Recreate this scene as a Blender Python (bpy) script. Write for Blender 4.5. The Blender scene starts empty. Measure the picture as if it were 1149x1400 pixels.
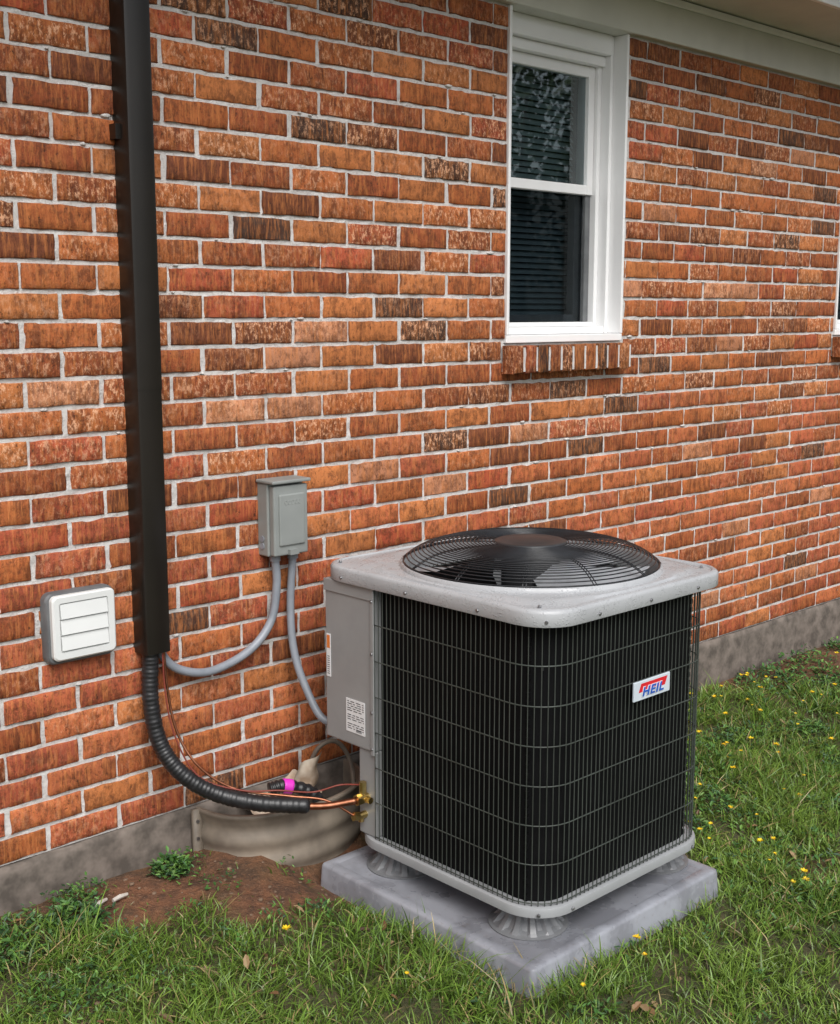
import bpy, math, random
import numpy as np
from mathutils import Vector, Matrix
random.seed(7); np.random.seed(7)
sc = bpy.context.scene

# ------------------------------------------------------------------ materials
def newmat(name):
    m = bpy.data.materials.new(name); m.use_nodes = True
    nt = m.node_tree; b = nt.nodes["Principled BSDF"]
    return m, nt, b
def N(nt, t, **kw):
    n = nt.nodes.new(t)
    for k, v in kw.items():
        if k.startswith('i_'): n.inputs[k[2:].replace('_', ' ')].default_value = v
        else: setattr(n, k, v)
    return n
def coords(nt, scale=(1,1,1)):
    tc = N(nt, 'ShaderNodeTexCoord'); mp = N(nt, 'ShaderNodeMapping')
    mp.inputs['Scale'].default_value = scale
    nt.links.new(tc.outputs['Object'], mp.inputs['Vector']); return mp.outputs['Vector']
def noise(nt, scale, detail=3, rough=.6, sc3=(1,1,1)):
    n = N(nt, 'ShaderNodeTexNoise'); n.inputs['Scale'].default_value = scale
    n.inputs['Detail'].default_value = min(detail, 4); n.inputs['Roughness'].default_value = rough
    nt.links.new(coords(nt, sc3), n.inputs['Vector']); return n.outputs['Fac']
def ramp(nt, fac, a, b, ca=(0,0,0,1), cb=(1,1,1,1)):
    r = N(nt, 'ShaderNodeValToRGB'); r.color_ramp.elements[0].position = a; r.color_ramp.elements[1].position = b
    r.color_ramp.elements[0].color = ca; r.color_ramp.elements[1].color = cb
    nt.links.new(fac, r.inputs['Fac']); return r.outputs['Color']
def mix(nt, fac, a, b, mode='MIX'):
    m = N(nt, 'ShaderNodeMix', data_type='RGBA', blend_type=mode)
    for s, v in ((m.inputs[0], fac), (m.inputs[6], a), (m.inputs[7], b)):
        if hasattr(v, 'links'): nt.links.new(v, s)
        else: s.default_value = v if not isinstance(v, tuple) else (v + (1,) if len(v) == 3 else v)
    return m.outputs[2]
def mathn(nt, op, a, b=0.0):
    m = N(nt, 'ShaderNodeMath', operation=op)
    for s, v in ((m.inputs[0], a), (m.inputs[1], b)):
        if hasattr(v, 'links'): nt.links.new(v, s)
        else: s.default_value = v
    return m.outputs[0]
def bump(nt, b, h, strength=.3, dist=.002):
    n = N(nt, 'ShaderNodeBump'); n.inputs['Strength'].default_value = strength; n.inputs['Distance'].default_value = dist
    nt.links.new(h, n.inputs['Height']); nt.links.new(n.outputs['Normal'], b.inputs['Normal'])
def simple(name, c, c2=None, rough=.5, metal=0, ns=12, bs=.15, bscale=150, spec=None, sc3=(1,1,1), lo=.35, hi=.65):
    m, nt, b = newmat(name)
    c2 = c2 or tuple(x*.8 for x in c)
    f = ramp(nt, noise(nt, ns, 3, .65, sc3), lo, hi)
    nt.links.new(mix(nt, f, c, c2), b.inputs['Base Color'])
    b.inputs['Roughness'].default_value = rough; b.inputs['Metallic'].default_value = metal
    if spec is not None: b.inputs['Specular IOR Level'].default_value = spec
    if bs > .1: bump(nt, b, noise(nt, bscale, 2), bs, .001)
    return m

def brick_material():
    m, nt, b = newmat("brick")
    a = N(nt, 'ShaderNodeAttribute', attribute_name='bcol'); s = N(nt, 'ShaderNodeAttribute', attribute_name='spk')
    n1 = noise(nt, 30, 4, .82, (1,1,.8))
    blot = ramp(nt, n1, .44, .58)
    c = mix(nt, mathn(nt, 'MULTIPLY', blot, .66), a.outputs['Color'], (.090,.028,.012))
    n2 = noise(nt, 11, 4, .70, (11,11,1.3))
    str_ = ramp(nt, n2, .46, .63)
    c = mix(nt, mathn(nt, 'MULTIPLY', str_, .50), c, (.62,.22,.065))
    n3 = noise(nt, 85, 4, .82, (1,1,.6))
    sp = ramp(nt, n3, .51, .62)
    c = mix(nt, mathn(nt, 'MULTIPLY', sp, s.outputs['Fac']), c, (.76,.41,.24))
    dk = ramp(nt, n3, .31, .42, (1,1,1,1), (0,0,0,1))
    c = mix(nt, mathn(nt, 'MULTIPLY', dk, .82), c, (.024,.011,.007))
    nt.links.new(c, b.inputs['Base Color'])
    b.inputs['Roughness'].default_value = .70; b.inputs['Specular IOR Level'].default_value = .3
    bump(nt, b, mathn(nt, 'ADD', n2, n3), .9, .004)
    return m
M_brick = brick_material()
def mortar_material():
    m, nt, b = newmat("mortar")
    f = ramp(nt, noise(nt, 9, 4, .7), .3, .7)
    c = mix(nt, f, (.54,.515,.495), (.70,.68,.66))
    n = noise(nt, 95, 4, .8)
    d = ramp(nt, n, .50, .70)
    c = mix(nt, mathn(nt, 'MULTIPLY', d, .5), c, (.25,.21,.185))
    nt.links.new(c, b.inputs['Base Color']); b.inputs['Roughness'].default_value = .9
    bump(nt, b, n, .9, .005); return m
M_mortar = mortar_material()
M_found = simple("foundation_parge", (.20,.165,.14), (.085,.070,.058), .85, ns=16, bs=.9, bscale=45)
M_white = simple("white_vinyl", (.84,.84,.84), (.78,.78,.78), .4, ns=3, bs=.05)
M_soffit = simple("soffit_paint", (.62,.62,.56), (.54,.54,.49), .6, ns=3, bs=.05)
M_cover = simple("brown_metal_cover", (.013,.010,.0075), (.009,.007,.0055), .32, ns=3, bs=.06, bscale=30)
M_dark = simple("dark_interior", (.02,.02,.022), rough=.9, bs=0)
M_blind = simple("blind_slats", (.15,.20,.21), (.11,.15,.16), .6, bs=0)
M_roof = simple("roof_shingles", (.08,.075,.07), (.04,.04,.04), .9, ns=20, bs=.5)
M_coil = simple("coil_fins", (.0025,.0025,.003), (.006,.006,.0065), .7, ns=60, bs=.4, bscale=8, sc3=(20,20,1), spec=.12)
M_wire = simple("wire_grille", (.060,.070,.062), (.040,.046,.040), .36, bs=0, ns=5)
M_guard = simple("fan_guard_wire", (.022,.024,.028), (.015,.016,.018), .25, bs=0)
M_fan = simple("fan_blades", (.50,.52,.55), (.40,.42,.45), .3, bs=0)
M_motor = simple("fan_motor", (.035,.037,.04), (.025,.026,.028), .35, bs=0)
M_box = simple("grey_enclosure", (.27,.285,.275), (.22,.235,.225), .42, ns=5, bs=.05)
M_conduit = simple("grey_conduit_pvc", (.28,.30,.34), (.20,.22,.25), .4, ns=8, bs=.05)
M_rubber = simple("black_insulation", (.012,.012,.013), (.022,.022,.024), .36, ns=40, bs=.4)
M_copper = simple("copper", (.42,.17,.10), (.22,.09,.05), .4, 1, ns=30, bs=.05)
M_brass = simple("brass", (.72,.55,.22), (.5,.36,.14), .3, 1, ns=40, bs=.1)
M_wirered = simple("thermostat_wire", (.22,.04,.025), rough=.5, bs=0)
M_well = simple("window_well_steel", (.27,.225,.175), (.17,.14,.11), .6, ns=9, bs=.2)
M_plastic = simple("plastic_sheet", (.62,.54,.44), (.38,.28,.20), .5, ns=14, bs=.3, bscale=40)
M_magenta = simple("magenta_tape", (.75,.04,.55), rough=.4, bs=0)
M_label = simple("label_paper", (.78,.79,.80), (.72,.72,.72), .5, bs=0)
M_ink = simple("label_ink", (.06,.06,.07), rough=.6, bs=0)
M_orange = simple("orange_sticker", (.8,.22,.04), rough=.5, bs=0)
M_red = simple("badge_red", (.68,.02,.03), (.60,.02,.03), .35, bs=0)
M_blue = simple("badge_blue", (.02,.11,.50), (.02,.09,.42), .35, bs=0)
M_badge = simple("badge_silver", (.62,.68,.74), (.56,.62,.68), .3, bs=0)
M_vent = simple("vent_white", (.74,.75,.74), (.68,.69,.68), .42, ns=4, bs=.05)
M_ventg = simple("vent_grey_base", (.15,.155,.16), (.10,.105,.11), .5, bs=0)
M_screw = simple("zinc_screw", (.30,.30,.31), rough=.35, metal=.9, bs=0)

def painted(name, c, drops=True):
    m, nt, b = newmat(name)
    base = mix(nt, ramp(nt, noise(nt, 7, 4, .6), .35, .65), c, tuple(x*.88 for x in c))
    b.inputs['Roughness'].default_value = .36
    if drops:
        v = N(nt, 'ShaderNodeTexVoronoi'); v.inputs['Scale'].default_value = 170
        nt.links.new(coords(nt), v.inputs['Vector'])
        d = ramp(nt, v.outputs['Distance'], .12, .40, (1,1,1,1), (0,0,0,1))
        msk = ramp(nt, noise(nt, 18, 4, .7), .45, .60)
        dd = mathn(nt, 'MULTIPLY', d, msk)
        bump(nt, b, dd, .5, .002)
        base = mix(nt, mathn(nt, 'MULTIPLY', dd, .18), base, tuple(x*.5 for x in c))
        nt.links.new(ramp(nt, msk, 0, 1, (.40,)*3+(1,), (.16,)*3+(1,)), b.inputs['Roughness'])
    nt.links.new(base, b.inputs['Base Color'])
    return m
M_cap = painted("grey_paint_wet", (.42,.43,.445))
M_pan = painted("grey_paint_base", (.33,.34,.35), False)
M_panel = painted("grey_paint", (.30,.305,.305), False)
M_feet = painted("grey_plastic_feet", (.20,.205,.215), False)
def pad_material():
    m, nt, b = newmat("pad_plastic")
    f = ramp(nt, noise(nt, 6, 4, .65), .44, .60)
    c = mix(nt, f, (.30,.31,.345), (.21,.215,.24))
    n = noise(nt, 45, 4, .75)
    c = mix(nt, mathn(nt, 'MULTIPLY', ramp(nt, n, .58, .72), .35), c, (.14,.11,.09))
    nt.links.new(c, b.inputs['Base Color'])
    nt.links.new(ramp(nt, f, 0, 1, (.5,)*3+(1,), (.12,)*3+(1,)), b.inputs['Roughness'])
    bump(nt, b, n, .15, .001); return m
M_pad = pad_material()

def glass_mat(name, tint, k=1.6):
    m = bpy.data.materials.new(name); m.use_nodes = True; nt = m.node_tree
    nt.nodes.remove(nt.nodes["Principled BSDF"]); out = nt.nodes["Material Output"]
    t = N(nt, 'ShaderNodeBsdfTransparent'); t.inputs[0].default_value = tint + (1,)
    g = N(nt, 'ShaderNodeBsdfGlossy'); g.inputs['Roughness'].default_value = .015; g.inputs[0].default_value = (.85,.95,.97,1)
    fr = N(nt, 'ShaderNodeFresnel'); fr.inputs['IOR'].default_value = 1.5
    fm = mathn(nt, 'MULTIPLY', fr.outputs[0], k)
    s = N(nt, 'ShaderNodeMixShader'); nt.links.new(fm, s.inputs[0]); nt.links.new(t.outputs[0], s.inputs[1]); nt.links.new(g.outputs[0], s.inputs[2])
    nt.links.new(s.outputs[0], out.inputs[0]); return m
M_glass = glass_mat("window_glass", (.80,.88,.89), 2.8)
M_screen = glass_mat("window_glass_screened", (.36,.40,.43), .5)

def attr_mat(name, attr, rough=.6, spec=.4):
    m, nt, b = newmat(name)
    a = N(nt, 'ShaderNodeAttribute', attribute_name=attr)
    nt.links.new(a.outputs['Color'], b.inputs['Base Color'])
    b.inputs['Roughness'].default_value = rough; b.inputs['Specular IOR Level'].default_value = spec
    return m
M_grass = attr_mat("grass_blades", 'col', .42, .45)
M_leaf = attr_mat("leaves", 'col', .5, .4)

# ------------------------------------------------------------------ mesh helpers
class MB:
    def __init__(s): s.v = []; s.f = []
    def add(s, v, f):
        o = len(s.v); s.v += [tuple(p) for p in v]; s.f += [tuple(i+o for i in q) for q in f]
    def box(s, x0, x1, y0, y1, z0, z1):
        v = [(x,y,z) for z in (z0,z1) for y in (y0,y1) for x in (x0,x1)]
        s.add(v, [(0,2,3,1),(4,5,7,6),(0,1,5,4),(2,6,7,3),(0,4,6,2),(1,3,7,5)])
    def tube(s, pts, r, n=8, closed=False, caps=True):
        P = [Vector(p) for p in pts]; k = len(P)
        rr = r if hasattr(r, '__len__') else [r]*k
        T = []
        for i in range(k):
            a = P[(i-1) % k] if (closed or i > 0) else P[i]; b = P[(i+1) % k] if (closed or i < k-1) else P[i]
            T.append((b-a).normalized())
        up = Vector((0,0,1)) if abs(T[0].z) < .9 else Vector((1,0,0))
        nrm = (up - T[0]*up.dot(T[0])).normalized(); vs = []
        for i in range(k):
            nrm = (nrm - T[i]*nrm.dot(T[i])).normalized(); bn = T[i].cross(nrm)
            for j in range(n):
                a = 2*math.pi*j/n
                vs.append(P[i] + (nrm*math.cos(a) + bn*math.sin(a))*rr[i])
        fs = []
        for i in range(k if closed else k-1):
            i2 = (i+1) % k
            for j in range(n):
                j2 = (j+1) % n; fs.append((i*n+j, i*n+j2, i2*n+j2, i2*n+j))
        if caps and not closed:
            fs.append(tuple(range(n))[::-1]); fs.append(tuple((k-1)*n+j for j in range(n)))
        s.add(vs, fs)
    def loops(s, L, close_top=False, close_bot=False, wrap=True):
        n = len(L[0]); vs = [p for l in L for p in l]; fs = []
        for i in range(len(L)-1):
            for j in range(n if wrap else n-1):
                j2 = (j+1) % n; fs.append((i*n+j, i*n+j2, (i+1)*n+j2, (i+1)*n+j))
        if close_bot: fs.append(tuple(range(n))[::-1])
        if close_top: fs.append(tuple((len(L)-1)*n+j for j in range(n)))
        s.add(vs, fs)
    def obj(s, name, mat, parent=None, smooth=False, bevel=0, seg=2, sharp=None):
        me = bpy.data.meshes.new(name); me.from_pydata(s.v, [], s.f); me.update()
        o = bpy.data.objects.new(name, me); sc.collection.objects.link(o); me.materials.append(mat)
        if smooth:
            me.polygons.foreach_set('use_smooth', [True]*len(me.polygons))
            if sharp: me.set_sharp_from_angle(angle=math.radians(sharp))
        if bevel:
            b = o.modifiers.new('bevel', 'BEVEL'); b.width = bevel; b.segments = seg; b.limit_method = 'ANGLE'; b.harden_normals = False
        if parent: o.parent = parent
        return o
def empty(name, loc=(0,0,0)):
    e = bpy.data.objects.new(name, None); sc.collection.objects.link(e); e.empty_display_size = .2; return e
def crom(pts, m=10):
    P = [Vector(p) for p in pts]; P = [P[0]*2-P[1]] + P + [P[-1]*2-P[-2]]; out = []
    for i in range(1, len(P)-2):
        a,b,c,d = P[i-1:i+3]
        for j in range(m):
            t = j/m
            out.append(.5*((2*b)+(c-a)*t+(2*a-5*b+4*c-d)*t*t+(3*b-a-3*c+d)*t**3))
    out.append(P[-2]); return out
def rrect(x0, y0, x1, y1, r, n=8):
    out = []
    for cx, cy, a0 in ((x1-r,y0+r,-90),(x1-r,y1-r,0),(x0+r,y1-r,90),(x0+r,y0+r,180)):
        for i in range(n+1):
            a = math.radians(a0+90*i/n); out.append((cx+r*math.cos(a), cy+r*math.sin(a)))
    return out
def resample(pts, step):
    P = [Vector(p) for p in pts]; d = [0]
    for a,b in zip(P, P[1:]): d.append(d[-1]+(b-a).length)
    n = int(d[-1]/step); out = []; j = 0
    for i in range(n+1):
        t = i*d[-1]/n
        while j < len(d)-2 and d[j+1] < t: j += 1
        k = (t-d[j])/max(1e-9, d[j+1]-d[j]); out.append(P[j].lerp(P[j+1], k))
    return out
def setcol(me, name, arr, domain='POINT'):
    a = me.color_attributes.new(name, 'FLOAT_COLOR', domain); a.data.foreach_set('color', np.asarray(arr, dtype=np.float32).ravel())
_lat = np.random.rand(256,256)
def vnoise(x, y, s):
    x = np.asarray(x)*s+100.3; y = np.asarray(y)*s+100.7
    xi = np.floor(x).astype(int); yi = np.floor(y).astype(int); fx = x-xi; fy = y-yi
    fx = fx*fx*(3-2*fx); fy = fy*fy*(3-2*fy)
    g = lambda a,b: _lat[a % 256, b % 256]
    return (g(xi,yi)*(1-fx)+g(xi+1,yi)*fx)*(1-fy)+(g(xi,yi+1)*(1-fx)+g(xi+1,yi+1)*fx)*fy

# ------------------------------------------------------------------ house
YW = 2.75; Z0 = .163; CH = .0693; BP = .200
house = empty("brick_house")
WINS = [(2.992,3.608),(5.156,5.772)]; WZ = 1.398; WT = 2.45; XL, XR = -4.0, 12.0
bv, bf, bc, bs_ = [], [], [], []
PAL = [((.42,.118,.036),.28),((.30,.074,.026),.25),((.50,.170,.055),.15),((.17,.050,.022),.13),((.40,.080,.036),.08),((.070,.038,.027),.05),((.52,.225,.12),.06)]
def brickcol(z):
    r = random.random(); acc = 0
    for c, w in PAL:
        acc += w
        if r < acc: break
    k = random.uniform(.83,1.17)
    lowf = max(0, min(1, (1.30-z)/.8))
    if lowf > .2 and random.random() < .6*lowf: c = random.choice([(.45,.110,.050),(.50,.140,.055),(.38,.085,.042)])
    c = tuple(min(.8, a*k) for a in c)
    spk = random.choice([.0,.1,.2,.35,.6,.9]) if z > 1.0 else random.choice([0,.05,.12,.22,.35])
    return c, spk
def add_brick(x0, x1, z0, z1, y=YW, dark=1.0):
    L = x1-x0; H = z1-z0
    if L < .012: return
    nx = max(2, int(L/.03))+1; e = .0030
    xs = [0, e]+[L*i/nx for i in range(1, nx)]+[L-e, L] if L > .03 else [0, e, L-e, L]
    zs = [0, e, H*.35, H*.68, H-e, H]
    o = len(bv); dy = random.uniform(-.0020, .0020); tilt = random.uniform(-.002,.002); zt = random.uniform(-.001,.001)
    for i, a in enumerate(xs):
        for j, b in enumerate(zs):
            rim = i in (0, len(xs)-1) or j in (0, len(zs)-1)
            yy = y+dy+tilt*(a/L-.5)+(.0028 if rim else 0)+random.uniform(-.0006,.0006)
            ox = random.uniform(-.0013,.0013) if rim else 0; oz = (random.uniform(-.0013,.0013) if rim else 0)+zt*(a/L-.5)
            if rim and random.random() < .06: yy += .004; ox += .003*(1 if i == 0 else -1 if i == len(xs)-1 else 0); oz += .003*(1 if j == 0 else -1 if j == len(zs)-1 else 0)
            bv.append((x0+a+ox, yy, z0+b+oz))
    m = len(zs)
    for i in range(len(xs)-1):
        for j in range(m-1):
            bf.append((o+i*m+j, o+(i+1)*m+j, o+(i+1)*m+j+1, o+i*m+j+1))
    per = [i*m for i in range(len(xs))]+[(len(xs)-1)*m+j for j in range(1, m)]+[i*m+m-1 for i in range(len(xs)-2, -1, -1)]+[j for j in range(m-2, 0, -1)]
    o2 = len(bv)
    for p in per: q = bv[o+p]; bv.append((q[0], y+.05, q[2]))
    k = len(per)
    for i in range(k): i2 = (i+1) % k; bf.append((o+per[i2], o+per[i], o2+i, o2+i2))
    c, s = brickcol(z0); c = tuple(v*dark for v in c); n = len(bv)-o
    bc.extend([c+(1,)]*n); bs_.extend([s]*n)
for c in range(33):
    z0 = Z0+c*CH+.0052; z1 = z0+CH-.0106
    ph = 1.527 + (0 if c % 2 == 0 else BP/2)
    k = int((XL-ph)/BP)-1
    holes = []
    for a, b in WINS:
        if z1 > WZ+.01: holes.append((a, b))
        elif z0 > 1.30: holes.append((a-.018, b+.004))
    while ph+k*BP < XR:
        j = random.uniform(-.003,.003); x0 = ph+k*BP+.0050+j; x1 = x0+BP-.0105+random.uniform(-.003,.002); k += 1
        if x0 < XL or x1 > XR: continue
        segs = [(x0, x1)]
        for h0, h1 in holes:
            ns = []
            for a, b in segs:
                if b <= h0 or a >= h1: ns.append((a, b)); continue
                if a < h0-.015: ns.append((a, h0))
                if b > h1+.015: ns.append((h1, b))
            segs = ns
        for a, b in segs: add_brick(a, b, z0, z1)
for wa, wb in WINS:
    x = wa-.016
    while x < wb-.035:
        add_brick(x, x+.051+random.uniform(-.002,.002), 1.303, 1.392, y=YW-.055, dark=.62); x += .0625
me = bpy.data.meshes.new("bricks"); me.from_pydata(bv, [], bf); me.update()
me.polygons.foreach_set('use_smooth', [True]*len(me.polygons)); me.materials.append(M_brick)
setcol(me, 'bcol', bc)
a = me.attributes.new('spk', 'FLOAT', 'POINT'); a.data.foreach_set('value', np.array(bs_, dtype=np.float32))
me.set_sharp_from_angle(angle=math.radians(50))
o = bpy.data.objects.new("bricks", me); sc.collection.objects.link(o); o.parent = house

mb = MB()
def panel(x0, x1, z0, z1, y=YW+.0060):
    nx = max(1, int((x1-x0)/.03)); nz = max(1, int((z1-z0)/.023)); vs = []
    for i in range(nx+1):
        for j in range(nz+1):
            ed = i in (0,nx) or j in (0,nz)
            vs.append((x0+(x1-x0)*i/nx, y+(0 if ed else random.uniform(-.0024,.0018)), z0+(z1-z0)*j/nz))
    fs = [(i*(nz+1)+j,(i+1)*(nz+1)+j,(i+1)*(nz+1)+j+1,i*(nz+1)+j+1) for i in range(nx) for j in range(nz)]
    mb.add(vs, fs)
edges = [XL]+[e for w in WINS for e in w]+[XR]
panel(XL, XR, Z0, WZ)
for i in range(0, len(edges), 2): panel(edges[i], edges[i+1], WZ, 2.46)
for wa, wb in WINS:
    mb.box(wa-.012, wb-.004, YW-.050, YW+.003, 1.308, 1.386)
    for xx in (wa, wb):
        mb.add([(xx,YW+.0060,WZ),(xx,YW+.11,WZ),(xx,YW+.11,2.46),(xx,YW+.0060,2.46)], [(0,1,2,3)])
    mb.add([(wa,YW+.0060,WZ),(wb,YW+.0060,WZ),(wb,YW+.11,WZ),(wa,YW+.11,WZ)], [(0,1,2,3)])
mb.obj("mortar", M_mortar, house, smooth=False)
mb = MB()
for i in range(150):
    x = random.uniform(1.0, 6.5); c = random.randint(1, 31); z = Z0+c*CH+random.uniform(-.004,.004)
    if any(a-.05 < x < b+.05 for a, b in WINS) and z > 1.28: continue
    r = random.uniform(.002,.005); ln = random.uniform(1.5, 4)
    k = 10; loop = [(x+math.cos(t)*r*ln*random.uniform(.8,1.2), YW-.0005, z+math.sin(t)*r*random.uniform(.8,1.2)) for t in [2*math.pi*q/k for q in range(k)]]
    top = [((p[0]-x)*.5+x, YW-.002, (p[2]-z)*.5+z) for p in loop]; back = [(p[0], YW+.008, p[2]) for p in loop]
    mb.loops([back, loop, top], close_top=True)
mb.obj("mortar_smears", M_mortar, house, smooth=True)
mb = MB(); nx = 320
xs = np.linspace(XL, XR, nx+1); vs = []
for x in xs:
    for z, dy in ((-.6,-.02),(-.1,-.016),(.0,-.013),(.05,-.012),(.10,-.010),(.14,-.008),(.160,-.004),(.1625,.02)):
        vs.append((x, YW+dy+ (random.uniform(-.004,.004) if z < .15 else 0), z+(random.uniform(-.004,.002) if z > .15 else 0)))
fs = [(i*8+j,(i+1)*8+j,(i+1)*8+j+1,i*8+j+1) for i in range(nx) for j in range(7)]
mb.add(vs, fs); mb.obj("foundation", M_found, house, smooth=True)
mb = MB()
mb.box(XL-.01, XL+.12, YW+.03, 10.7, -.5, 2.6); mb.box(XR-.12, XR+.01, YW+.03, 10.7, -.5, 2.6); mb.box(XL, XR, 10.6, 10.72, -.5, 2.6)
mb.obj("end_walls", simple("brick_far_sides", (.32,.09,.04), (.22,.06,.03), .8, ns=8, bs=.4), house)
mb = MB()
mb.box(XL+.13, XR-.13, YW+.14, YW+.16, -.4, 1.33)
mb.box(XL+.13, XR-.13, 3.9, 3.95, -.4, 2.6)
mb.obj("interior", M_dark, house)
mb = MB(); mb.box(XL-.3, XR+.3, YW-.028, YW+.10, 2.452, 2.60); mb.obj("frieze_board", M_soffit, house, bevel=.004)
mb = MB(); mb.box(XL-.3, XR+.3, YW-.040, YW-.030, 2.575, 2.60); mb.obj("frieze_moulding", M_white, house, bevel=.003)
mb = MB(); mb.box(XL-.3, XR+.3, 2.38, YW+.1, 2.604, 2.622); mb.obj("soffit", M_soffit, house)
mb = MB(); mb.box(XL-.3, XR+.3, 2.355, 2.377, 2.59, 2.77); mb.obj("fascia", M_white, house, bevel=.004)
mb = MB(); mb.box(XL-.3, XR+.3, 2.25, 2.352, 2.65, 2.755); mb.obj("gutter", M_white, house, bevel=.02)
mb = MB()
mb.add([(XL-.4,2.3,2.775),(XR+.4,2.3,2.775),(XR+.4,6.7,4.6),(XL-.4,6.7,4.6),(XL-.4,11.1,2.775),(XR+.4,11.1,2.775)], [(0,1,2,3),(3,2,5,4),(0,3,4),(1,5,2)])
mb.obj("roof", M_roof, house)

for wi, (wa, wb) in enumerate(WINS):
    w = empty("window"); w.parent = house
    mb = MB()
    for s in (0, 1):
        X = lambda d0, d1: (wa+d0, wa+d1) if s == 0 else (wb-d1, wb-d0)
        a, b = X(.0005,.013); mb.box(a, b, 2.742, 2.862, WZ+.028, 2.4515)
        a, b = X(.0135,.030); mb.box(a, b, 2.800, 2.885, WZ+.028, 2.4515)
        a, b = X(.0305,.050); mb.box(a, b, 2.838, 2.930, WZ+.045, 2.36)
    mb.box(wa+.031, wb-.031, 2.795, 2.885, 2.385, 2.4515)
    mb.box(wa+.031, wb-.031, 2.822, 2.900, 2.350, 2.384)
    mb.box(wa+.0005, wb-.0005, 2.744, 2.865, WZ+.002, WZ+.027)
    mb.box(wa+.031, wb-.031, 2.805, 2.900, WZ+.028, WZ+.052)
    mb.box(wa+.051, wb-.051, 2.840, 2.930, WZ+.0525, WZ+.068)
    mb.obj("window_frame", M_white, w, bevel=.0025)
    mb = MB()
    y0, y1 = 2.852, 2.884
    mb.box(wa+.051, wa+.083, y0, y1, 1.912, 2.349); mb.box(wb-.083, wb-.051, y0, y1, 1.912, 2.349)
    mb.box(wa+.0835, wb-.0835, y0, y1, 2.312, 2.349); mb.box(wa+.0835, wb-.0835, y0, y1, 1.912, 1.945)
    mb.obj("upper_sash", M_white, w, bevel=.0025)
    mb = MB(); y0, y1 = 2.900, 2.93
    mb.box(wa+.051, wa+.090, y0, y1, 1.468, 1.91); mb.box(wb-.092, wb-.051, y0, y1, 1.468, 1.91)
    mb.box(wa+.0905, wb-.0925, y0, y1, 1.468, 1.492)
    mb.box(wb-.078, wb-.0515, 2.862, 2.872, 1.468, 1.911); mb.box(wa+.0515, wa+.078, 2.862, 2.872, 1.468, 1.911)
    mb.obj("lower_sash_and_screen_track", M_ventg, w, bevel=.001)
    mb = MB(); mb.add([(wa+.08,2.868,1.94),(wb-.08,2.868,1.94),(wb-.08,2.868,2.32),(wa+.08,2.868,2.32)], [(0,1,2,3)]); mb.obj("upper_glass", M_glass, w)
    mb = MB(); mb.add([(wa+.078,2.876,1.467),(wb-.078,2.876,1.467),(wb-.078,2.876,1.912),(wa+.078,2.876,1.912)], [(0,1,2,3)]); mb.obj("lower_glass", M_screen, w)
    mb = MB(); z = 1.47
    while z < 2.36:
        mb.add([(wa+.04,2.955,z),(wb-.04,2.955,z),(wb-.04,2.967,z+.018),(wa+.04,2.967,z+.018)], [(0,1,2,3)]); z += .0205
    mb.obj("blinds", M_blind, w)
    mb = MB()
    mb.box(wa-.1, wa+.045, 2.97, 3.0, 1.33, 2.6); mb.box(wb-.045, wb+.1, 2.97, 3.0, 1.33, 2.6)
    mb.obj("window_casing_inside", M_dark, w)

# ------------------------------------------------------------------ line set cover
lc = empty("line_set_cover")
x0, x1, yf = 1.588, 1.663, 2.688
prof = [(x0,YW+.003),(x0,yf+.012),(x0+.004,yf+.003),(x0+.012,yf),(x1-.012,yf),(x1-.004,yf+.003),(x1,yf+.012),(x1,YW+.003)]
def lcs(name, z0, z1, g):
    mb = MB(); cx = (x0+x1)/2
    L = []
    for z in (z0, (z0+z1)/2, z1): L.append([(cx+(p[0]-cx)*(1+g/.0375), (p[1]-g if p[1] < 2.74 else p[1]), z) for p in prof])
    mb.loops(L, wrap=False); mb.obj(name, M_cover, lc, smooth=True, sharp=30)
lcs("channel_lower", .632, 1.32, 0); lcs("channel_upper", 1.31, 2.45, .0012)
mb = MB(); mb.add([(p[0],p[1],.633) for p in prof], [tuple(range(8))])
mb.box(x0-.014, x0-.0005, YW-.03, YW, 1.912, 1.948)
mb.obj("bracket", M_cover, lc)

# ------------------------------------------------------------------ disconnect box
db = empty("electrical_disconnect_box")
mb = MB(); mb.box(1.989, 2.112, 2.705, 2.752, .832, 1.036); mb.obj("back_box", M_box, db, bevel=.004)
mb = MB(); mb.box(1.994, 2.112, 2.682, 2.704, .834, 1.030); mb.obj("cover", M_box, db, bevel=.005, seg=3)
mb = MB(); mb.box(2.010, 2.098, 2.6765, 2.684, .862, 1.006); mb.obj("cover_panel", M_box, db, bevel=.004)
mb = MB(); mb.box(1.984, 2.117, 2.672, 2.750, 1.0365, 1.046); mb.obj("rain_hood", M_box, db, bevel=.003)
mb = MB(); mb.box(2.040, 2.070, 2.670, 2.6815, .836, .850)
for i in range(5):
    cx = 2.032+i*.0115
    mb.tube([(cx+.004*math.cos(t), 2.6762, .983+.006*math.sin(t)) for t in [k*math.pi/4 for k in range(8)]], .0010, 5, closed=True)
mb.obj("embossing_and_latch", M_box, db)
mb = MB()
for z in (.86,.88): mb.tube([(1.9885,2.73,z),(1.9865,2.73,z)], .009, 16)
for cx in (2.023, 2.085): mb.tube([(cx,2.72,.84),(cx,2.72,.815)], .0155, 16)
mb.obj("conduit_fittings", M_conduit, db, smooth=True, sharp=40)
cd = empty("electrical_conduit")
mb = MB()
mb.tube(crom([(2.023,2.72,.825),(2.027,2.72,.745),(2.004,2.72,.644),(1.9275,2.72,.574),(1.806,2.72,.542),(1.714,2.72,.561),(1.66,2.722,.606),(1.635,2.725,.68)], 14), .0118, 12)
mb.obj("conduit_to_cover", M_conduit, cd, smooth=True)
mb = MB()
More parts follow.
